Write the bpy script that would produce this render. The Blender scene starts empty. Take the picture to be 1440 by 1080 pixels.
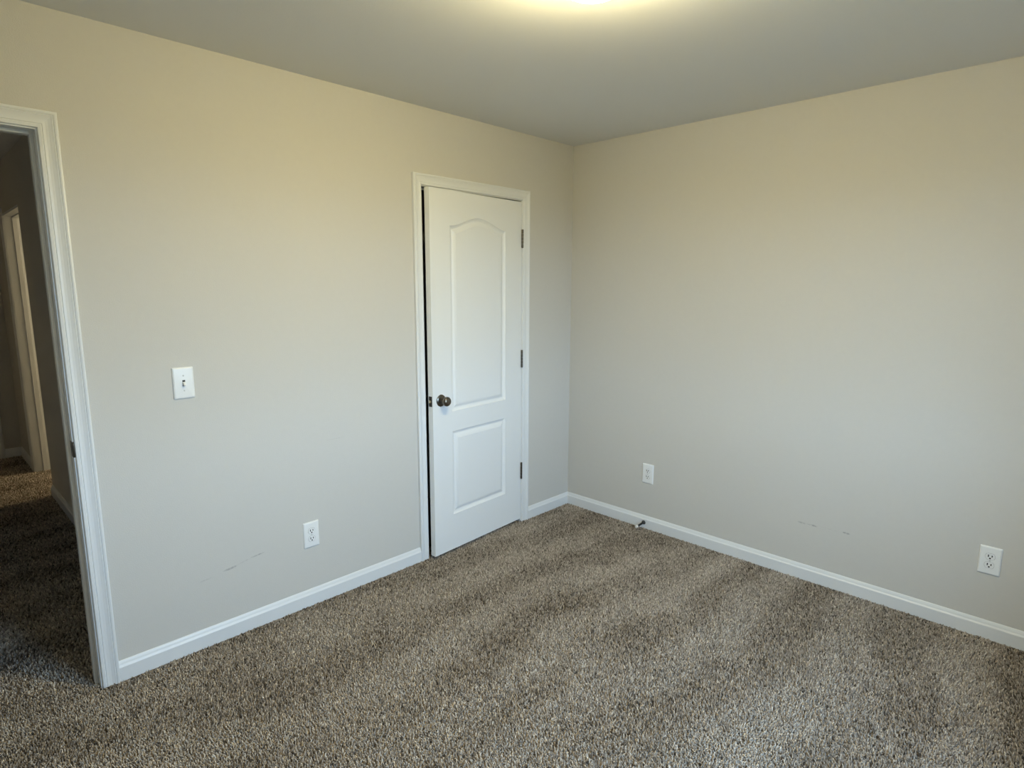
import bpy, bmesh, math, random
import numpy as np
from mathutils import Vector, Matrix

PI = math.pi
scene = bpy.context.scene
COL = scene.collection

# ------------------------------------------------------------------ camera
cam_data = bpy.data.cameras.new('camera')
cam = bpy.data.objects.new('camera', cam_data)
COL.objects.link(cam)
YAW, PITCH, ROLL = math.radians(45.60), math.radians(-9.31), math.radians(0.15)
fw = Vector((math.sin(YAW) * math.cos(PITCH), math.cos(YAW) * math.cos(PITCH), math.sin(PITCH)))
r0 = Vector((math.cos(YAW), -math.sin(YAW), 0))
u0 = r0.cross(fw)
rt = r0 * math.cos(ROLL) + u0 * math.sin(ROLL)
up = -r0 * math.sin(ROLL) + u0 * math.cos(ROLL)
cam.matrix_world = Matrix(((rt.x, up.x, -fw.x, -3.236), (rt.y, up.y, -fw.y, -2.607),
                           (rt.z, up.z, -fw.z, 1.539), (0, 0, 0, 1)))
cam_data.sensor_fit = 'HORIZONTAL'
cam_data.sensor_width = 36.0
cam_data.lens = 36.0 * 844.2 / 1440.0
cam_data.clip_start = 0.02
scene.camera = cam

# ------------------------------------------------------------------ colour management
vs = scene.view_settings
scene.display_settings.display_device = 'sRGB'
vs.view_transform = 'Standard'
vs.look = 'None'
vs.gamma = 1.0
vs.exposure = 0.0
vs.use_curve_mapping = False

# ------------------------------------------------------------------ daylight: overcast sky, seen by the room through its window
SKY = 25.5
LAMP = 148.0
LAMP_RGB = (1.0, 0.848, 0.45)
SIDE_LAMP = 200.0
world = bpy.data.worlds.new('sky')
scene.world = world
world.use_nodes = True
wn, wl = world.node_tree.nodes, world.node_tree.links
wn.clear()
w_out = wn.new('ShaderNodeOutputWorld')
w_bg = wn.new('ShaderNodeBackground')
w_tc = wn.new('ShaderNodeTexCoord')
w_sep = wn.new('ShaderNodeSeparateXYZ')
w_map = wn.new('ShaderNodeMapRange')
w_map.inputs['From Min'].default_value = -1
w_map.inputs['From Max'].default_value = 1
w_ramp = wn.new('ShaderNodeValToRGB')
e = w_ramp.color_ramp.elements
e[0].position = 0.47
e[0].color = (0.02, 0.03, 0.02, 1)
e[1].position = 0.52
e[1].color = (0.44, 0.69, 1.0, 1)
w_bg.inputs['Strength'].default_value = SKY
wl.new(w_tc.outputs['Generated'], w_sep.inputs[0])
wl.new(w_sep.outputs['Z'], w_map.inputs['Value'])
wl.new(w_map.outputs['Result'], w_ramp.inputs['Fac'])
wl.new(w_ramp.outputs['Color'], w_bg.inputs['Color'])
wl.new(w_bg.outputs['Background'], w_out.inputs['Surface'])

# ------------------------------------------------------------------ room dimensions (metres): corner at the origin,
# left wall is y = 0 (room at y < 0), right wall is x = 0 (room at x < 0)
H = 2.44
RX, RY = -3.76, -3.00
WT = 0.115
EN_R, EN_L, DOOR_H = -2.843, -3.605, 2.048      # bedroom entry opening
CL_L, CL_R = -1.252, -0.494                     # closet opening
WIN_X0, WIN_X1, WIN_Z0, WIN_Z1 = -2.30, -1.30, 0.78, 2.08
HALL_X, HALL_L, HALL_END = -2.568, -3.70, 4.30
OP_Y0, OP_Y1, OP_H = 2.80, 3.60, 2.063          # opening in the right side of the hall

pd = bpy.data.lights.new('window_portal', 'AREA')
pd.shape = 'RECTANGLE'
pd.size = WIN_X1 - WIN_X0
pd.size_y = WIN_Z1 - WIN_Z0
pd.cycles.is_portal = True
portal = bpy.data.objects.new('window_portal', pd)
portal.location = ((WIN_X0 + WIN_X1) / 2, RY - WT - 0.02, (WIN_Z0 + WIN_Z1) / 2)
portal.rotation_euler = (PI / 2, 0, 0)          # faces +y, into the room
COL.objects.link(portal)

# ------------------------------------------------------------------ helpers
def tag(o, label=None, cat=None, group=None, kind=None):
    if label: o['label'] = label
    if cat: o['category'] = cat
    if group: o['group'] = group
    if kind: o['kind'] = kind
    return o


def empty(name, loc=(0, 0, 0), rz=0.0):
    o = bpy.data.objects.new(name, None)
    o.location = loc
    o.rotation_euler = (0, 0, rz)
    o.empty_display_size = 0.05
    COL.objects.link(o)
    return o


class MB:
    """collects shapes that are linked as one mesh"""
    def __init__(self):
        self.bm = bmesh.new()

    def quad(self, *ps):
        return self.bm.faces.new([self.bm.verts.new(p) for p in ps])

    def box(self, x0, x1, y0, y1, z0, z1, bev=0.0, seg=2):
        xs, ys, zs = sorted((x0, x1)), sorted((y0, y1)), sorted((z0, z1))
        v = [self.bm.verts.new((x, y, z)) for z in zs for y in ys for x in xs]
        fs = [(0, 2, 3, 1), (4, 5, 7, 6), (0, 1, 5, 4), (1, 3, 7, 5), (3, 2, 6, 7), (2, 0, 4, 6)]
        faces = [self.bm.faces.new([v[i] for i in f]) for f in fs]
        if bev > 0:
            edges = list({ed for f in faces for ed in f.edges})
            bmesh.ops.bevel(self.bm, geom=edges, offset=bev, segments=seg, profile=0.5, affect='EDGES')
        return self

    def loft(self, rings, closed=True, cap0=False, cap1=False):
        vr = [[self.bm.verts.new(p) for p in r] for r in rings]
        n = len(vr[0])
        for a, b in zip(vr[:-1], vr[1:]):
            for i in range(n if closed else n - 1):
                j = (i + 1) % n
                self.bm.faces.new((a[i], a[j], b[j], b[i]))
        if cap0: self.bm.faces.new(list(reversed(vr[0])))
        if cap1: self.bm.faces.new(vr[-1])
        return self

    def lathe(self, prof, mat=None, n=40):
        """prof: (radius, height along local z); mat places it"""
        M = mat or Matrix.Identity(4)
        rings, tip0, tip1 = [], None, None
        pr = list(prof)
        if pr[0][0] < 1e-6: tip0 = pr.pop(0)
        if pr[-1][0] < 1e-6: tip1 = pr.pop()
        for r, h in pr:
            rings.append([self.bm.verts.new(M @ Vector((r * math.cos(2 * PI * k / n), r * math.sin(2 * PI * k / n), h)))
                          for k in range(n)])
        for a, b in zip(rings[:-1], rings[1:]):
            for i in range(n):
                j = (i + 1) % n
                self.bm.faces.new((a[i], a[j], b[j], b[i]))
        if tip0:
            t = self.bm.verts.new(M @ Vector((0, 0, tip0[1])))
            for i in range(n): self.bm.faces.new((t, rings[0][(i + 1) % n], rings[0][i]))
        if tip1:
            t = self.bm.verts.new(M @ Vector((0, 0, tip1[1])))
            for i in range(n): self.bm.faces.new((t, rings[-1][i], rings[-1][(i + 1) % n]))
        return self

    def build(self, name, mat, parent=None, smooth=None, kind=None):
        bmesh.ops.recalc_face_normals(self.bm, faces=self.bm.faces)
        me = bpy.data.meshes.new(name)
        self.bm.to_mesh(me)
        self.bm.free()
        me.materials.append(mat)
        if smooth is not None:
            for p in me.polygons: p.use_smooth = True
            me.set_sharp_from_angle(angle=math.radians(smooth))
            for p in me.polygons:                      # wide flat fields keep their own normal
                if p.area > 0.015: p.use_smooth = False
        o = bpy.data.objects.new(name, me)
        COL.objects.link(o)
        if parent: o.parent = parent
        if kind: o['kind'] = kind
        return o


# ------------------------------------------------------------------ materials
def material(name, rgb, rough=0.5, metal=0.0, spec=0.5):
    m = bpy.data.materials.new(name)
    m.use_nodes = True
    b = m.node_tree.nodes['Principled BSDF']
    b.inputs['Base Color'].default_value = (*rgb, 1)
    b.inputs['Roughness'].default_value = rough
    b.inputs['Metallic'].default_value = metal
    b.inputs['Specular IOR Level'].default_value = spec
    return m


def add_bump(m, scale, strength, dist, detail=3.0):
    nt = m.node_tree
    tc = nt.nodes.new('ShaderNodeTexCoord')
    nz = nt.nodes.new('ShaderNodeTexNoise')
    nz.inputs['Scale'].default_value = scale
    nz.inputs['Detail'].default_value = detail
    bp = nt.nodes.new('ShaderNodeBump')
    bp.inputs['Strength'].default_value = strength
    bp.inputs['Distance'].default_value = dist
    nt.links.new(tc.outputs['Object'], nz.inputs['Vector'])
    nt.links.new(nz.outputs['Fac'], bp.inputs['Height'])
    nt.links.new(bp.outputs['Normal'], nt.nodes['Principled BSDF'].inputs['Normal'])


def add_mottle(m, rgb, amount, scale):
    """slight unevenness of the paint colour"""
    nt = m.node_tree
    tc = nt.nodes.new('ShaderNodeTexCoord')
    nz = nt.nodes.new('ShaderNodeTexNoise')
    nz.inputs['Scale'].default_value = scale
    nz.inputs['Detail'].default_value = 4
    rp = nt.nodes.new('ShaderNodeValToRGB')
    rp.color_ramp.elements[0].position = 0.3
    rp.color_ramp.elements[1].position = 0.7
    rp.color_ramp.elements[0].color = tuple(c * (1 - amount) for c in rgb) + (1,)
    rp.color_ramp.elements[1].color = tuple(min(1, c * (1 + amount)) for c in rgb) + (1,)
    nt.links.new(tc.outputs['Object'], nz.inputs['Vector'])
    nt.links.new(nz.outputs['Fac'], rp.inputs['Fac'])
    nt.links.new(rp.outputs['Color'], nt.nodes['Principled BSDF'].inputs['Base Color'])
    return rp.outputs['Color']


def add_scuffs(m, base_socket, axis, marks):
    """grey rub marks on the paint: (a, z, half length, half height, slope, darkness) along the wall"""
    nt = m.node_tree
    N, L = nt.nodes, nt.links
    tc = N.new('ShaderNodeTexCoord')
    sep = N.new('ShaderNodeSeparateXYZ')
    L.new(tc.outputs['Object'], sep.inputs[0])
    nz = N.new('ShaderNodeTexNoise')
    nz.inputs['Scale'].default_value = 90
    nz.inputs['Detail'].default_value = 3
    L.new(tc.outputs['Object'], nz.inputs['Vector'])

    def math_node(op, a, b=None):
        n = N.new('ShaderNodeMath')
        n.operation = op
        for i, v in enumerate((a, b)):
            if v is None: continue
            if isinstance(v, (int, float)): n.inputs[i].default_value = v
            else: L.new(v, n.inputs[i])
        return n.outputs[0]
    total = None
    for a, z, hl, hh, sl, dk in marks:
        da = math_node('SUBTRACT', sep.outputs[axis], a)
        dz = math_node('SUBTRACT', math_node('SUBTRACT', sep.outputs['Z'], z), math_node('MULTIPLY', da, sl))
        q = math_node('ADD', math_node('POWER', math_node('ABSOLUTE', math_node('DIVIDE', da, hl)), 2.0),
                      math_node('POWER', math_node('ABSOLUTE', math_node('DIVIDE', dz, hh)), 2.0))
        v = math_node('MULTIPLY', math_node('MAXIMUM', math_node('SUBTRACT', 1.0, q), 0.0), dk)
        total = v if total is None else math_node('MAXIMUM', total, v)
    rag = math_node('MINIMUM', math_node('MAXIMUM', math_node('MULTIPLY', math_node('SUBTRACT', nz.outputs['Fac'], 0.3), 3.0), 0.0), 1.0)
    fac = math_node('MULTIPLY', total, rag)
    mix = N.new('ShaderNodeMix')
    mix.data_type = 'RGBA'
    L.new(fac, mix.inputs['Factor'])
    L.new(base_socket, mix.inputs['A'])
    mix.inputs['B'].default_value = (0.16, 0.16, 0.17, 1)
    L.new(mix.outputs['Result'], N['Principled BSDF'].inputs['Base Color'])


WALL_RGB = (0.60, 0.585, 0.55)
def wall_material(name):
    m = material(name, WALL_RGB, 0.75, spec=0.25)
    s = add_mottle(m, WALL_RGB, 0.006, 40)
    add_bump(m, 240, 0.40, 0.0012)
    return m, s


M_WALL, _ = wall_material('greige_wall_paint')
M_WALL_L, s_ = wall_material('greige_wall_paint_left')
add_scuffs(M_WALL_L, s_, 'X', [(-2.335, 0.312, 0.035, 0.006, 0.12, 0.75), (-2.27, 0.325, 0.05, 0.003, 0.22, 0.25),
                               (-2.215, 0.334, 0.035, 0.004, 0.10, 0.6), (-2.44, 0.295, 0.03, 0.004, 0.1, 0.25),
                               (-1.80, 0.80, 0.06, 0.002, 0.02, 0.2)])
M_WALL_R, s_ = wall_material('greige_wall_paint_right')
add_scuffs(M_WALL_R, s_, 'Y', [(-1.590, 0.302, 0.022, 0.006, 0.10, 0.5), (-1.650, 0.303, 0.022, 0.006, 0.03, 0.75),
                               (-1.62, 0.303, 0.05, 0.003, 0.05, 0.3), (-1.805, 0.308, 0.020, 0.006, 0.05, 0.75),
                               (-1.73, 0.306, 0.06, 0.002, 0.05, 0.15)])
CEIL_RGB = (0.75, 0.755, 0.75)
M_CEIL = material('flat_white_ceiling_paint', CEIL_RGB, 0.85, spec=0.15)
add_bump(M_CEIL, 180, 0.25, 0.0015)
M_TRIM = material('white_semigloss_trim_paint', (0.74, 0.755, 0.765), 0.38)
add_bump(M_TRIM, 60, 0.05, 0.0006)
M_DOOR = material('white_satin_door_paint', (0.80, 0.81, 0.81), 0.42)
add_bump(M_DOOR, 220, 0.10, 0.0007)
M_PLATE = material('white_plastic', (0.82, 0.83, 0.83), 0.3)
M_DARK = material('dark_recess', (0.02, 0.02, 0.02), 0.6)
M_SCREW = material('painted_screw', (0.55, 0.56, 0.55), 0.35)
M_BRONZE = material('aged_pewter_metal', (0.17, 0.148, 0.12), 0.28, 1.0)
M_HINGE = material('satin_nickel_hinge', (0.13, 0.115, 0.095), 0.36, 1.0)
M_LATCH = material('dark_latch_metal', (0.05, 0.045, 0.04), 0.4, 1.0)
M_BRASS = material('brass_bolt', (0.55, 0.46, 0.30), 0.3, 1.0)
M_STEEL = material('dark_spring_steel', (0.12, 0.12, 0.12), 0.35, 1.0)
M_RUBBER = material('white_rubber', (0.78, 0.78, 0.75), 0.6)
M_LAMPMETAL = material('white_lamp_pan', (0.8, 0.8, 0.78), 0.4)

m = bpy.data.materials.new('lit_frosted_glass')
m.use_nodes = True
b = m.node_tree.nodes['Principled BSDF']
b.inputs['Base Color'].default_value = (0.9, 0.88, 0.82, 1)
b.inputs['Roughness'].default_value = 0.3
b.inputs['Emission Color'].default_value = (*LAMP_RGB, 1)
b.inputs['Emission Strength'].default_value = LAMP
M_GLOBE = m

m = bpy.data.materials.new('window_glass')
m.use_nodes = True
nt = m.node_tree
nt.nodes.clear()
g_o = nt.nodes.new('ShaderNodeOutputMaterial')
g_m = nt.nodes.new('ShaderNodeMixShader')
g_t = nt.nodes.new('ShaderNodeBsdfTransparent')
g_g = nt.nodes.new('ShaderNodeBsdfGlossy')
g_g.inputs['Roughness'].default_value = 0.02
g_m.inputs['Fac'].default_value = 0.07
nt.links.new(g_t.outputs[0], g_m.inputs[1])
nt.links.new(g_g.outputs[0], g_m.inputs[2])
nt.links.new(g_m.outputs[0], g_o.inputs['Surface'])
M_GLASS = m

# carpet: twisted yarn tufts in tan, taupe and dark brown
m = bpy.data.materials.new('frieze_carpet_yarn')
m.use_nodes = True
nt = m.node_tree
b = nt.nodes['Principled BSDF']
b.inputs['Roughness'].default_value = 0.95
b.inputs['Specular IOR Level'].default_value = 0.1
at = nt.nodes.new('ShaderNodeAttribute')
at.attribute_name = 'yarn'
rp = nt.nodes.new('ShaderNodeValToRGB')
cr = rp.color_ramp
cr.elements[0].position = 0.0
cr.elements[0].color = (0.085, 0.068, 0.052, 1)
cr.elements[1].position = 1.0
cr.elements[1].color = (0.76, 0.67, 0.56, 1)
el = cr.elements.new(0.35)
el.color = (0.34, 0.288, 0.235, 1)
el = cr.elements.new(0.7)
el.color = (0.52, 0.445, 0.365, 1)
nt.links.new(at.outputs['Fac'], rp.inputs['Fac'])
nt.links.new(rp.outputs['Color'], b.inputs['Base Color'])
M_CARPET = m

# ------------------------------------------------------------------ floor: backing with its cut pile, one mesh
def value_noise(x, y, seed, freq):
    rs = np.random.RandomState(seed)
    g = rs.rand(64, 64)
    fx, fy = x * freq + 17.3, y * freq + 23.7
    ix, iy = np.floor(fx).astype(int), np.floor(fy).astype(int)
    tx, ty = fx - ix, fy - iy
    tx = tx * tx * (3 - 2 * tx)
    ty = ty * ty * (3 - 2 * ty)
    a = g[ix % 64, iy % 64]; b_ = g[(ix + 1) % 64, iy % 64]
    c = g[ix % 64, (iy + 1) % 64]; d = g[(ix + 1) % 64, (iy + 1) % 64]
    return (a * (1 - tx) + b_ * tx) * (1 - ty) + (c * (1 - tx) + d * tx) * ty


def tuft_spots(x0, x1, y0, y1, pitch, rs):
    nx, ny = int((x1 - x0) / pitch), int((y1 - y0) / pitch)
    gx, gy = np.meshgrid(np.arange(nx) + 0.5, np.arange(ny) + 0.5)
    px = x0 + (gx.ravel() + rs.uniform(-.48, .48, nx * ny)) * (x1 - x0) / nx
    py = y0 + (gy.ravel() + rs.uniform(-.48, .48, nx * ny)) * (y1 - y0) / ny
    return px, py


PILE_Z = -0.012           # backing; the pile tips reach about z = 0
def build_floor():
    rs = np.random.RandomState(5)
    parts = [tuft_spots(RX, 0, RY, 0, 0.0060, rs),
             tuft_spots(EN_L, EN_R, 0, WT, 0.0060, rs),
             tuft_spots(CL_L, CL_R, 0, WT, 0.0060, rs),
             tuft_spots(HALL_X - 0.62, HALL_X, WT, HALL_END, 0.0085, rs),
             tuft_spots(HALL_X, HALL_X + 0.25, OP_Y0, OP_Y1, 0.0085, rs)]
    px = np.concatenate([p[0] for p in parts])
    py = np.concatenate([p[1] for p in parts])
    n = len(px)
    # lay of the pile, brushed in passes by a vacuum cleaner
    wx = px + 0.30 * (value_noise(px, py, 3, 1.6) - .5)
    wy = py + 0.22 * (value_noise(px, py, 4, 1.8) - .5) + 0.06 * (value_noise(px, py, 6, 6.0) - .5)
    s1 = np.sin(2 * PI * (wy + 0.10 * wx) / 0.40 + 4.0 * value_noise(px, py, 8, 1.1))
    amp = 0.25 + 0.95 * value_noise(wx, wy * 1.5, 12, 1.9)
    lay = np.tanh(2.2 * s1) * 0.62 * amp + 1.0 * (value_noise(px, py, 9, 3.0) - .5) + 0.7 * (value_noise(px, py * 1.6, 10, 7.0) - .5)
    lean = 0.004 * np.clip(lay, -1.3, 1.3)
    dx = lean * np.cos(math.radians(225)) + rs.normal(0, 0.0040, n)
    dy = lean * np.sin(math.radians(225)) + rs.normal(0, 0.0040, n)
    h = 0.0130 + rs.uniform(-.0045, .0040, n) + 0.0012 * lay
    w = rs.uniform(0.0022, 0.0040, n)
    w *= np.where(np.arange(n) >= n - len(parts[3][0]) - len(parts[4][0]), 1.25, 1.0)
    rot = rs.uniform(0, 2 * PI, n)
    V = np.zeros((n, 7, 3))
    for k in range(3):
        a = rot + k * 2 * PI / 3
        V[:, k, 0] = px + w * np.cos(a)
        V[:, k, 1] = py + w * np.sin(a)
        V[:, k, 2] = PILE_Z
        V[:, 3 + k, 0] = px + dx * .55 + 0.85 * w * np.cos(a + .7)
        V[:, 3 + k, 1] = py + dy * .55 + 0.85 * w * np.sin(a + .7)
        V[:, 3 + k, 2] = PILE_Z + h * .68
    V[:, 6, 0] = px + dx
    V[:, 6, 1] = py + dy
    V[:, 6, 2] = PILE_Z + h
    q = np.array([[0, 1, 4], [0, 4, 3], [1, 2, 5], [1, 5, 4], [2, 0, 3], [2, 3, 5], [3, 4, 6], [4, 5, 6], [5, 3, 6]])
    F = (np.arange(n)[:, None, None] * 7 + q[None]).reshape(-1, 3)
    yarn = np.clip(0.50 + rs.normal(0, 0.25, n) + 0.20 * lay, 0, 1)  # lay term tints the tufts, imitating how light falls on brushed pile
    # backing slab
    bx0, bx1, by0, by1 = RX - WT, 0.45, RY - WT, HALL_END + WT
    B = np.array([(bx0, by0, -.1), (bx1, by0, -.1), (bx1, by1, -.1), (bx0, by1, -.1),
                  (bx0, by0, PILE_Z), (bx1, by0, PILE_Z), (bx1, by1, PILE_Z), (bx0, by1, PILE_Z)])
    bf = np.array([(4, 5, 6), (4, 6, 7), (0, 2, 1), (0, 3, 2), (0, 1, 5), (0, 5, 4), (1, 2, 6), (1, 6, 5),
                   (2, 3, 7), (2, 7, 6), (3, 0, 4), (3, 4, 7)]) + n * 7
    verts = np.concatenate([V.reshape(-1, 3), B]).astype(np.float32)
    faces = np.concatenate([F, bf]).astype(np.int32)
    me = bpy.data.meshes.new('floor')
    me.vertices.add(len(verts))
    me.vertices.foreach_set('co', verts.ravel())
    me.loops.add(faces.size)
    me.loops.foreach_set('vertex_index', faces.ravel())
    me.polygons.add(len(faces))
    me.polygons.foreach_set('loop_start', np.arange(0, faces.size, 3, dtype=np.int32))
    me.polygons.foreach_set('use_smooth', np.ones(len(faces), dtype=bool))
    me.update(calc_edges=True)
    at_ = me.attributes.new('yarn', 'FLOAT', 'POINT')
    at_.data.foreach_set('value', np.concatenate([np.repeat(yarn, 7), np.full(8, 0.25)]).astype(np.float32))
    me.materials.append(M_CARPET)
    o = bpy.data.objects.new('floor', me)
    COL.objects.link(o)
    return tag(o, 'grey-brown frieze carpet with vacuum marks covering the bedroom floor', 'carpet', kind='structure')


build_floor()

# ------------------------------------------------------------------ ceiling and walls
def struct(mb, name, mat, label, cat, **k):
    return tag(mb.build(name, mat, **k), label, cat, kind='structure')


struct(MB().box(RX - WT, 0.45, RY - WT, HALL_END + WT, H, H + .1), 'ceiling', M_CEIL,
       'plain white ceiling lit yellow around the round lamp', 'ceiling')

ZB = PILE_Z
mb = MB()
for x0, x1, z0 in ((RX - WT, EN_L - .018, ZB), (EN_L - .018, EN_R + .018, DOOR_H + .018), (EN_R + .018, CL_L - .018, ZB),
                   (CL_L - .018, CL_R + .018, DOOR_H + .018), (CL_R + .018, WT, ZB)):
    mb.box(x0, x1, 0, WT, z0, H)
struct(mb, 'wall_left', M_WALL_L, 'greige painted wall with the closet door and the entry doorway', 'wall')
struct(MB().box(0, WT, RY - WT, 0, ZB, H), 'wall_right', M_WALL_R,
       'blank greige painted wall right of the corner', 'wall')
mb = MB()
mb.box(RX - WT, WIN_X0, RY - WT, RY, ZB, H)
mb.box(WIN_X1, 0, RY - WT, RY, ZB, H)
mb.box(WIN_X0, WIN_X1, RY - WT, RY, ZB, WIN_Z0)
mb.box(WIN_X0, WIN_X1, RY - WT, RY, WIN_Z1, H)
struct(mb, 'wall_back', M_WALL, 'greige painted wall with the window behind the viewer', 'wall')
struct(MB().box(RX - WT, RX, RY, 0, ZB, H), 'wall_near', M_WALL, 'greige painted wall beside the entry doorway', 'wall')

# closet interior
mb = MB()
mb.box(-1.75, 0.10, 0.80, 0.90, ZB, H)
mb.box(-1.85, -1.75, WT, 0.90, ZB, H)
mb.box(0.0, 0.10, WT, 0.80, ZB, H)
struct(mb, 'wall_closet', M_WALL, 'greige walls inside the dark closet', 'wall')

# hallway beyond the entry doorway
mb = MB()
mb.box(HALL_X, HALL_X + WT, WT, OP_Y0, ZB, H)
mb.box(HALL_X, HALL_X + WT, OP_Y0, OP_Y1 + .018, OP_H + .018, H)
mb.box(HALL_X, HALL_X + WT, OP_Y1 + .018, HALL_END, ZB, H)
struct(mb, 'wall_hall', M_WALL, 'dim brownish hallway wall seen through the entry doorway', 'wall')
struct(MB().box(HALL_L - WT, HALL_L, WT, HALL_END, ZB, H), 'wall_hall_left', M_WALL, 'far side wall of the dim hallway', 'wall')
struct(MB().box(HALL_L - WT, 0.45, HALL_END, HALL_END + WT, ZB, H), 'wall_hall_end', M_WALL, 'dark end wall of the hallway', 'wall')
mb = MB()
mb.box(0.35, 0.45, 2.20, HALL_END, ZB, H)
mb.box(HALL_X + WT, 0.45, 2.10, 2.20, ZB, H)
struct(mb, 'wall_side_room', M_WALL, 'greige walls of the lit room off the hallway', 'wall')

# ------------------------------------------------------------------ trim profiles
CASING = [(0, 0), (0, .0075), (.002, .0095), (.010, .0105), (.0125, .0092), (.0145, .0110), (.022, .0104), (.030, .0112),
          (.038, .0138), (.0425, .0158), (.0445, .0140), (.0465, .0165), (.051, .0178), (.055, .0165), (.057, .0135), (.057, 0)]


def casing(mb, a0, a1, top, to_world, z0=-0.004):
    """three mitred lengths round an opening a0..a1; to_world(a, out, z)"""
    rings = [[], [], [], []]
    for u, v in CASING:
        rings[0].append(to_world(a0 - u, v, z0))
        rings[1].append(to_world(a0 - u, v, top + u))
        rings[2].append(to_world(a1 + u, v, top + u))
        rings[3].append(to_world(a1 + u, v, z0))
    mb.loft(rings, closed=True, cap0=True, cap1=True)
    return mb


BASE = [(0, -.004), (.0140, -.004), (.0140, .0575), (.0130, .0600), (.0092, .0650), (.0080, .0680), (.0074, .0720), (.0056, .0760), (.0030, .0815),
        (.0018, .083), (0, .083)]


def base_run(mb, pts):
    """baseboard along pts = list of (point on wall, offset direction already mitred)"""
    rings = [[(p[0] + d[0] * v, p[1] + d[1] * v, z * .95) for v, z in BASE] for p, d in pts]
    mb.loft(rings, closed=True, cap0=True, cap1=True)
    return mb


left_y = lambda a, v, z: (a, -v, z)

# entry doorway
tr = struct(casing(MB(), EN_L - .005, EN_R + .005, DOOR_H + .005, left_y), 'trim_1', M_TRIM,
            'white moulded casing round the open entry doorway at the left edge', 'door trim', smooth=32)
mb = MB()
mb.box(EN_R, EN_R + .018, 0, WT, ZB, DOOR_H + .018)
mb.box(EN_L - .018, EN_L, 0, WT, ZB, DOOR_H + .018)
mb.box(EN_L, EN_R, 0, WT, DOOR_H, DOOR_H + .018)
jb = mb.build('door_jamb', M_TRIM, tr)
mb = MB()
mb.box(EN_R - .011, EN_R, .042, .076, ZB, DOOR_H, .002)
mb.box(EN_L, EN_L + .011, .042, .076, ZB, DOOR_H, .002)
mb.box(EN_L + .011, EN_R - .011, .042, .076, DOOR_H - .011, DOOR_H, .002)
mb.build('door_stop_strip', M_TRIM, jb, smooth=40)
# strike plate, its curved lip wrapping the edge of the jamb
mb = MB()
pz = 0.948
lip = [(-.0008, .034), (-.0012, .004), (-.0012, -.001), (.0012, -.0045), (.0050, -.0050)]
rings = []
for k in range(9):
    t = -1 + 2 * k / 8
    hh = 0.029 * t
    cut = math.sqrt(max(0, 1 - t * t)) ** .5
    rings.append([(EN_R + a, (y if y > 0 else y * cut), pz + hh) for a, y in lip] +
                 [(EN_R + a + .0015, (y if y > 0 else y * cut) + .0012, pz + hh) for a, y in reversed(lip)])
mb.loft(rings, True, True, True)
mb.build('strike_plate', M_HINGE, tr, smooth=40)['label'] = 'small dark metal strike plate on the door jamb'

# closet doorway
tr2 = struct(casing(MB(), CL_L - .005, CL_R + .005, DOOR_H + .005, left_y), 'trim_2', M_TRIM,
             'white moulded casing framing the closet door', 'door trim', smooth=32)
mb = MB()
mb.box(CL_R, CL_R + .018, 0, WT, ZB, DOOR_H + .018)
mb.box(CL_L - .018, CL_L, 0, WT, ZB, DOOR_H + .018)
mb.box(CL_L, CL_R, 0, WT, DOOR_H, DOOR_H + .018)
jb = mb.build('door_jamb', M_TRIM, tr2)
mb = MB()
mb.box(CL_R - .011, CL_R, .040, .074, ZB, DOOR_H, .002)
mb.box(CL_L, CL_L + .011, .040, .074, ZB, DOOR_H, .002)
mb.box(CL_L + .011, CL_R - .011, .040, .074, DOOR_H - .011, DOOR_H, .002)
mb.build('door_stop_strip', M_TRIM, jb, smooth=40)

# cased opening on the right side of the hallway
mb = MB()
mb.box(HALL_X, HALL_X + WT, OP_Y1, OP_Y1 + .018, ZB, OP_H)
mb.box(HALL_X, HALL_X + WT, OP_Y0, OP_Y1 + .018, OP_H, OP_H + .018)
tr3 = struct(mb, 'trim_3', M_TRIM, 'white door frame lit up in the dim hallway', 'door trim')
mb = MB()
mb.box(HALL_X + .052, HALL_X + .086, OP_Y1 - .011, OP_Y1, ZB, OP_H - .011, .002)
mb.box(HALL_X + .052, HALL_X + .086, OP_Y0, OP_Y1, OP_H - .011, OP_H, .002)
mb.build('door_stop_strip', M_TRIM, tr3, smooth=40)
mb = MB()
rings = [[(HALL_X - v, OP_Y1 + .004 + u, z) for u, v in CASING] for z in (-.004, OP_H + .06)]
mb.loft(rings, True, True, True)
mb.build('casing', M_TRIM, tr3, smooth=32)

# door at the end of the hallway
end_y = lambda a, v, z: (a, HALL_END - v, z)
tr4 = struct(casing(MB(), -3.46, -2.747, 2.05, end_y), 'trim_4', M_TRIM, 'white casing on the end wall of the dim hallway', 'door trim', smooth=32)
d3 = struct(MB().box(-3.458, -2.749, HALL_END - .006, HALL_END, .012, 2.047), 'door_2', M_DOOR,
            'closed white door at the end of the dim hallway', 'door')

# baseboards
S = 1.0
base_left = base_run(MB(), [((EN_R + .062, 0), (0, -1)), ((CL_L - .062, 0), (0, -1))])
base_run(base_left, [((CL_R + .062, 0), (0, -1)), ((0, 0), (-1, -1))])
struct(base_left, 'baseboard_left', M_TRIM, 'white baseboard along the foot of the left wall', 'baseboard', smooth=30)
struct(base_run(MB(), [((0, 0), (-1, -1)), ((0, RY), (-1, 1))]), 'baseboard_right', M_TRIM,
       'white baseboard along the foot of the right wall', 'baseboard', smooth=30)
struct(base_run(MB(), [((0, RY), (-1, 1)), ((RX, RY), (1, 1)), ((RX, 0), (1, -1)), ((EN_L - .062, 0), (0, -1))]),
       'baseboard_back', M_TRIM, 'white baseboard along the walls behind the viewer', 'baseboard', smooth=30)
hb = base_run(MB(), [((HALL_X, WT), (-1, 0)), ((HALL_X, OP_Y0), (-1, 0))])
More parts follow.
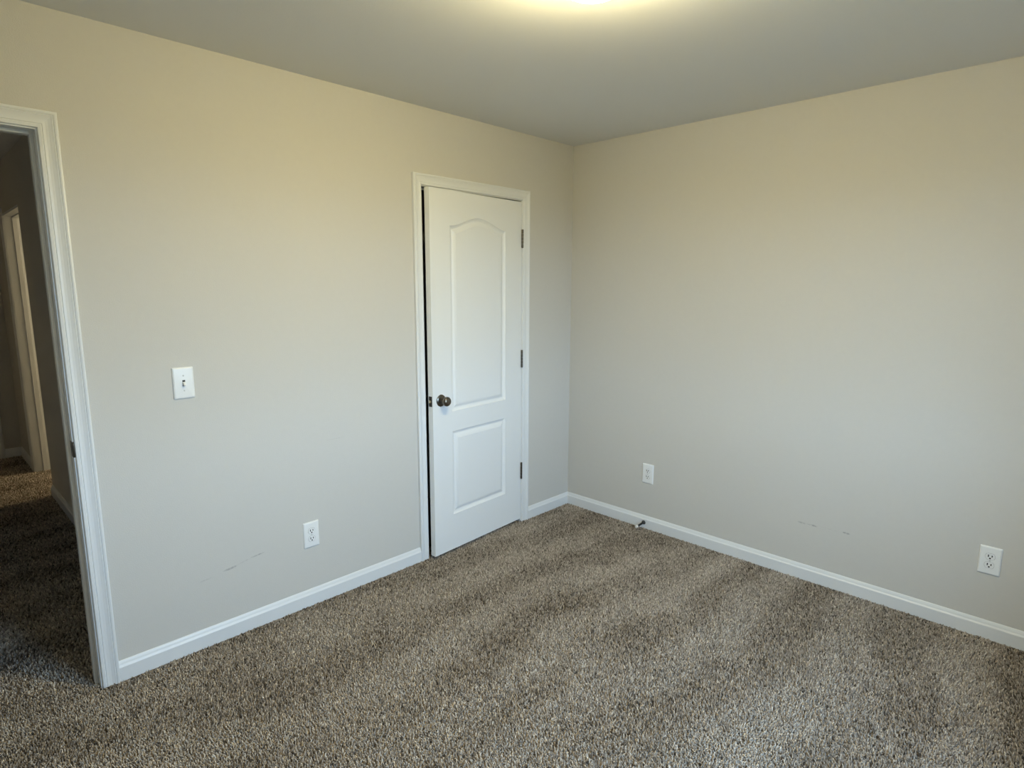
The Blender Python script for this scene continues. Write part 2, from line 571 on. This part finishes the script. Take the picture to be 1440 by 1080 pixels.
base_run(hb, [((HALL_X, OP_Y1 + .062), (-1, 0)), ((HALL_X, HALL_END), (-1, -1)), ((-2.690, HALL_END), (0, -1))])
struct(hb, 'baseboard_hall', M_TRIM, 'baseboard along the dim hallway wall', 'baseboard', smooth=30)

# ------------------------------------------------------------------ window behind the viewer (the daylight comes through it)
mb = MB()
y0, y1 = RY - WT, RY - .03
f = .045
mb.box(WIN_X0, WIN_X0 + f, y0, y1, WIN_Z0, WIN_Z1)
mb.box(WIN_X1 - f, WIN_X1, y0, y1, WIN_Z0, WIN_Z1)
mb.box(WIN_X0 + f, WIN_X1 - f, y0, y1, WIN_Z0, WIN_Z0 + f)
mb.box(WIN_X0 + f, WIN_X1 - f, y0, y1, WIN_Z1 - f, WIN_Z1)
zm = (WIN_Z0 + WIN_Z1) / 2
mb.box(WIN_X0 + f, WIN_X1 - f, y0 + .02, y1 - .01, zm - .02, zm + .02)
win = struct(mb, 'window_1', M_TRIM, 'white framed sash window in the wall behind the viewer', 'window')
MB().box(WIN_X0 + f, WIN_X1 - f, y0 + .035, y0 + .039, WIN_Z0 + f, WIN_Z1 - f).build('window_pane', M_GLASS, win)
MB().box(WIN_X0 - .04, WIN_X1 + .04, RY - .03, RY + .03, WIN_Z0 - .02, WIN_Z0, .003).build('window_sill', M_TRIM, win)

# ------------------------------------------------------------------ closet door, ajar
DW, DT, DZ0, DZ1 = 0.752, 0.035, 0.016, 2.040
door = empty('door_1', (CL_R - .002, -.001, 0), math.radians(4.1))
tag(door, 'white arched two-panel closet door standing slightly ajar', 'door', kind='structure')
PU0, PU1 = -0.606, -0.148       # panel edges, measured from the hinge edge (local x runs to 0)


def top_curve(t, z_s, rise):
    return z_s + rise * (0.5 + 0.5 * math.cos(PI * t)) ** 0.95


def panel_ring(z0, z1, rise, inset, y, n=48):
    a, b_ = PU0 + inset, PU1 - inset
    pts = [(a, y, z0 + inset), (b_, y, z0 + inset)]
    for k in range(n + 1):
        x = b_ + (a - b_) * k / n
        t = (x - (PU0 + PU1) / 2) / ((PU1 - PU0) / 2)
        pts.append((x, y, top_curve(t, z1, rise) - inset))
    return pts


MOULD = [(0, 0), (.0008, .0022), (.003, .0040), (.009, .0078), (.0145, .0105), (.0175, .0112), (.0205, .0108), (.0235, .0092), (.030, .0058), (.037, .0030), (.043, .0016), (.0445, .0010)]
PANELS = [(0.228, 0.722, 0.0, 2), (0.838, 1.856, 0.056, 48)]
mb = MB()
for side in (0, 1):                       # room face and closet face
    yf = lambda d: d if side == 0 else DT - d
    for z0, z1, rise, n in PANELS:
        rings = [panel_ring(z0, z1, rise, i, yf(d), 48) for i, d in MOULD]
        mb.loft(rings, closed=True, cap1=True)
    y = yf(0)
    zs = [DZ0, PANELS[0][0], PANELS[0][1], PANELS[1][0], PANELS[1][1], DZ1]
    for za, zb in zip(zs[:-1], zs[1:]):
        mb.quad((-DW, y, za), (PU0, y, za), (PU0, y, zb), (-DW, y, zb))
        mb.quad((PU1, y, za), (0, y, za), (0, y, zb), (PU1, y, zb))
    mb.quad((PU0, y, DZ0), (PU1, y, DZ0), (PU1, y, PANELS[0][0]), (PU0, y, PANELS[0][0]))
    ring = panel_ring(PANELS[0][0], PANELS[0][1], 0, 0, y)[2:]
    for p, q in zip(ring[:-1], ring[1:]):
        mb.quad(p, q, (q[0], y, PANELS[1][0]), (p[0], y, PANELS[1][0]))
    ring = panel_ring(PANELS[1][0], PANELS[1][1], PANELS[1][2], 0, y)[2:]
    for p, q in zip(ring[:-1], ring[1:]):
        mb.quad(p, q, (q[0], y, DZ1), (p[0], y, DZ1))
mb.quad((-DW, 0, DZ0), (-DW, DT, DZ0), (-DW, DT, DZ1), (-DW, 0, DZ1))
mb.quad((0, 0, DZ0), (0, DT, DZ0), (0, DT, DZ1), (0, 0, DZ1))
mb.quad((-DW, 0, DZ0), (0, 0, DZ0), (0, DT, DZ0), (-DW, DT, DZ0))
mb.quad((-DW, 0, DZ1), (0, 0, DZ1), (0, DT, DZ1), (-DW, DT, DZ1))
bmesh.ops.remove_doubles(mb.bm, verts=mb.bm.verts, dist=1e-5)
leaf = mb.build('door_leaf', M_DOOR, door, smooth=25)

KU, KZ = -0.692, 0.912
ROSE = [(0, 0), (.0330, 0), (.0335, .002), (.0325, .0045), (.0285, .0075), (.0200, .0095), (.0150, .0105), (.0135, .013)]
NECK = [(.0135, .0105), (.0120, .017), (.0115, .026), (.0135, .031)]
KNOB = [(.0120, .029), (.0190, .0325), (.0245, .0385), (.0268, .046), (.0262, .053), (.0225, .0590), (.0150, .0625), (.0070, .0636), (0, .0638)]
for side, rot, oy in ((0, PI / 2, 0.0), (1, -PI / 2, DT)):
    Mx = Matrix.Translation((KU, oy, KZ)) @ Matrix.Rotation(rot, 4, 'X')
    k = MB().lathe(KNOB, Mx).lathe(NECK, Mx).build('door_knob', M_BRONZE, door, smooth=35)
    k['label'] = 'aged pewter door knob'
    MB().lathe(ROSE, Mx).build('rosette', M_BRONZE, k, smooth=30)
lp = MB().box(-DW - .0012, -DW + .004, .005, .030, KZ - .0285, KZ + .0285, .0005, 1).build('latch_plate', M_LATCH, door)
lp['label'] = 'dark latch plate on the door edge'
MB().box(-DW - .009, -DW - .001, .010, .025, KZ - .007, KZ + .007, .002).build('latch_bolt', M_BRASS, lp, smooth=40)
for hz in (1.822, 1.081, 0.346):
    mb = MB()
    Mx = Matrix.Translation((.0035, -.0065, hz - .0505))
    for z_ in (0, .0206, .0412, .0618, .0824):
        mb.lathe([(0, z_), (.0058, z_), (.0064, z_ + .0008), (.0064, z_ + .0186), (.0058, z_ + .0194), (0, z_ + .0194)], Mx, 20)
    mb.lathe([(0, .102), (.0068, .102), (.0068, .1045), (.004, .107), (0, .1075)], Mx, 20)
    mb.lathe([(0, -.005), (.004, -.0045), (.0064, -.002), (.0064, .0), (0, .0)], Mx, 20)
    hg = mb.build('hinge', M_HINGE, door, smooth=35)
    hg['label'] = 'dark nickel hinge knuckle'
    MB().box(.0035, .0095, -.0075, -.0045, hz - .0505, hz + .0505).build('hinge_leaf', M_HINGE, hg)

# ------------------------------------------------------------------ wall plates
def plate_mb(w, h, t=.0076, chamfer=.005, holes=()):
    """plate in local x-z, front facing -y"""
    mb = MB()
    def rr(inset, y, r=.003, n=4):
        pts = []
        hw, hh = w / 2 - inset, h / 2 - inset
        for cx, cz, a0 in ((hw - r, hh - r, 0), (-hw + r, hh - r, PI / 2), (-hw + r, -hh + r, PI), (hw - r, -hh + r, 3 * PI / 2)):
            for k in range(n + 1):
                a = a0 + (PI / 2) * k / n
                pts.append((cx + r * math.cos(a), y, cz + r * math.sin(a)))
        return pts
    mb.loft([rr(0, 0), rr(0, -.0030), rr(.0012, -.0048), rr(chamfer, -t + .0003), rr(chamfer + .002, -t)], True, True, True)
    return mb


PW, PH = 0.0785, 0.127


def screw(mb, x, y, z, r=.0032):
    mb.lathe([(r, 0), (r, .0006), (r * .6, .0012), (0, .0013)], Matrix.Translation((x, y, z)) @ Matrix.Rotation(PI / 2, 4, 'X'), 16)


def make_switch():
    root = empty('light_switch')
    plate_mb(PW, PH).build('wall_plate', M_PLATE, root, smooth=40)
    sl = MB().box(-.0052, .0052, -.0080, -.003, -.0122, .0122).build('toggle_slot', M_DARK, root)
    mb = MB()
    Mx = Matrix.Translation((0, -.0064, 0)) @ Matrix.Rotation(math.radians(28), 4, 'X')
    sec = [(-.0044, -.0065), (.0044, -.0065), (.0044, .0065), (-.0044, .0065)]
    rings = []
    for d, k in ((.000, 1.0), (.010, .85), (.0145, .75), (.0160, .55)):
        rings.append([Mx @ Vector((x * k, -d, z * k)) for x, z in sec])
    mb.loft(rings, True, True, True)
    mb.build('toggle', M_PLATE, root)
    for z in (.0302, -.0302):
        mb = MB(); screw(mb, 0, -.0074, z)
        mb.build('screw', M_SCREW, root, smooth=40)
    return root


def make_outlet():
    root = empty('electrical_outlet')
    plate_mb(PW, PH).build('wall_plate', M_PLATE, root, smooth=40)
    for zc in (.0195, -.0195):
        def face(r_, y, cut):
            pts = []
            for k in range(48):
                a = 2 * PI * k / 48
                pts.append((r_ * math.cos(a), y, zc + max(-cut, min(cut, r_ * math.sin(a)))))
            return pts
        MB().loft([face(.0178, -.0050, .0149), face(.0178, -.0078, .0149)], True, True, True).build('gasket_gap', M_DARK, root)
        rc = MB().loft([face(.0173, -.0050, .0144), face(.0173, -.0082, .0144), face(.0166, -.0088, .0137)], True, True, True).build('receptacle', M_PLATE, root)
        for nm, x, hw, hh, z in (('blade_slot', -.0064, .0019, .0052, .003), ('blade_slot', .0064, .0019, .0044, .003)):
            MB().box(x - hw, x + hw, -.0091, -.0080, zc + z - hh, zc + z + hh).build(nm, M_DARK, rc)
        mb = MB()
        mb.lathe([(0, 0), (.0034, 0), (.0034, .0011), (0, .0011)], Matrix.Translation((0, -.0080, zc - .0078)) @ Matrix.Rotation(PI / 2, 4, 'X'), 18)
        mb.build('ground_hole', M_DARK, rc)
    mb = MB(); screw(mb, 0, -.0074, 0)
    mb.build('screw', M_SCREW, root, smooth=40)
    return root


def copy_tree(o, parent=None):
    c = o.copy()
    COL.objects.link(c)
    if parent: c.parent = parent
    for ch in o.children: copy_tree(ch, c)
    return c


sw = make_switch()
sw.location = (-2.460, 0, 1.150)
tag(sw, 'white toggle light switch on the left wall beside the entry doorway', 'light switch')
o1 = make_outlet()
o2, o3 = copy_tree(o1), copy_tree(o1)
o1.location = (-1.956, 0, .354)
o2.location, o2.rotation_euler = (0, -.653, .360), (0, 0, -PI / 2)
o3.location, o3.rotation_euler = (0, -2.375, .355), (0, 0, -PI / 2)
G = 'duplex outlets low on the walls'
tag(o1, 'white duplex outlet on the left wall between entry doorway and closet door', 'outlet', G)
tag(o2, 'white duplex outlet on the right wall above the spring door stop', 'outlet', G)
tag(o3, 'white duplex outlet on the right wall near the right edge', 'outlet', G)

# ------------------------------------------------------------------ spring door stop on the right baseboard
ds = empty('door_stop', (-.0140, -.645, .036))
tag(ds, 'small spring door stop with white rubber tip on the right baseboard', 'door stop')
Mx = Matrix.Rotation(-PI / 2 - math.radians(3), 4, 'Y')
MB().lathe([(0, 0), (.0125, 0), (.0135, .002), (.0130, .005), (.0095, .011), (.0072, .014), (.0, .014)], Mx, 28).build('mounting_base', M_STEEL, ds, smooth=35)
mb = MB()
turns, n, R, rr = 13, 13 * 14, .0050, .0013
rings = []
for k in range(n + 1):
    a = 2 * PI * turns * k / n
    s = .012 + .066 * k / n
    c = Vector((R * math.cos(a), R * math.sin(a), s))
    er = Vector((math.cos(a), math.sin(a), 0))
    rings.append([Mx @ (c + er * rr * math.cos(t) + Vector((0, 0, 1)) * rr * math.sin(t)) for t in [2 * PI * j / 6 for j in range(6)]])
mb.loft(rings, True, True, True)
mb.lathe([(.0042, .010), (.0042, .078)], Mx, 14)
mb.build('spring', M_STEEL, ds, smooth=60)
MB().lathe([(0, .075), (.0075, .075), (.0090, .078), (.0090, .088), (.0070, .0925), (0, .0935)], Mx, 24).build('rubber_tip', M_RUBBER, ds, smooth=40)['label'] = 'white rubber tip'

# ------------------------------------------------------------------ ceiling lamp, and the lamp of the room off the hallway
BOWL = [(0.1184, -0.026), (0.1200, -0.034), (0.1192, -0.046), (0.1152, -0.064), (0.1072, -0.084), (0.0952, -0.102), (0.0792, -0.117), (0.0592, -0.128), (0.0376, -0.1345), (0.0176, -0.137), (0.0000, -0.1375)]
PAN = [(0, 0), (.112, 0), (.114, -.004), (.113, -.022), (.110, -.027), (0, -.027)]


def ceiling_lamp(loc, mat):
    root = empty('ceiling_light', loc)
    MB().lathe(PAN, n=64).build('lamp_pan', M_LAMPMETAL, root, smooth=30)
    MB().lathe(BOWL, n=64).build('glass_bowl', mat, root, smooth=50)['label'] = 'glowing frosted glass bowl'
    return root


tag(ceiling_lamp((-1.8295, -1.5305, H), M_GLOBE), 'lit round frosted glass ceiling light at the top edge', 'ceiling light')
M2 = M_GLOBE.copy()
M2.name = 'lit_frosted_glass_side_room'
M2.node_tree.nodes['Principled BSDF'].inputs['Emission Strength'].default_value = SIDE_LAMP
M2.node_tree.nodes['Principled BSDF'].inputs['Emission Color'].default_value = (1.0, 0.82, 0.50, 1)
tag(ceiling_lamp((-.35, 3.20, H), M2), 'lit round ceiling light in the room off the hallway', 'ceiling light')
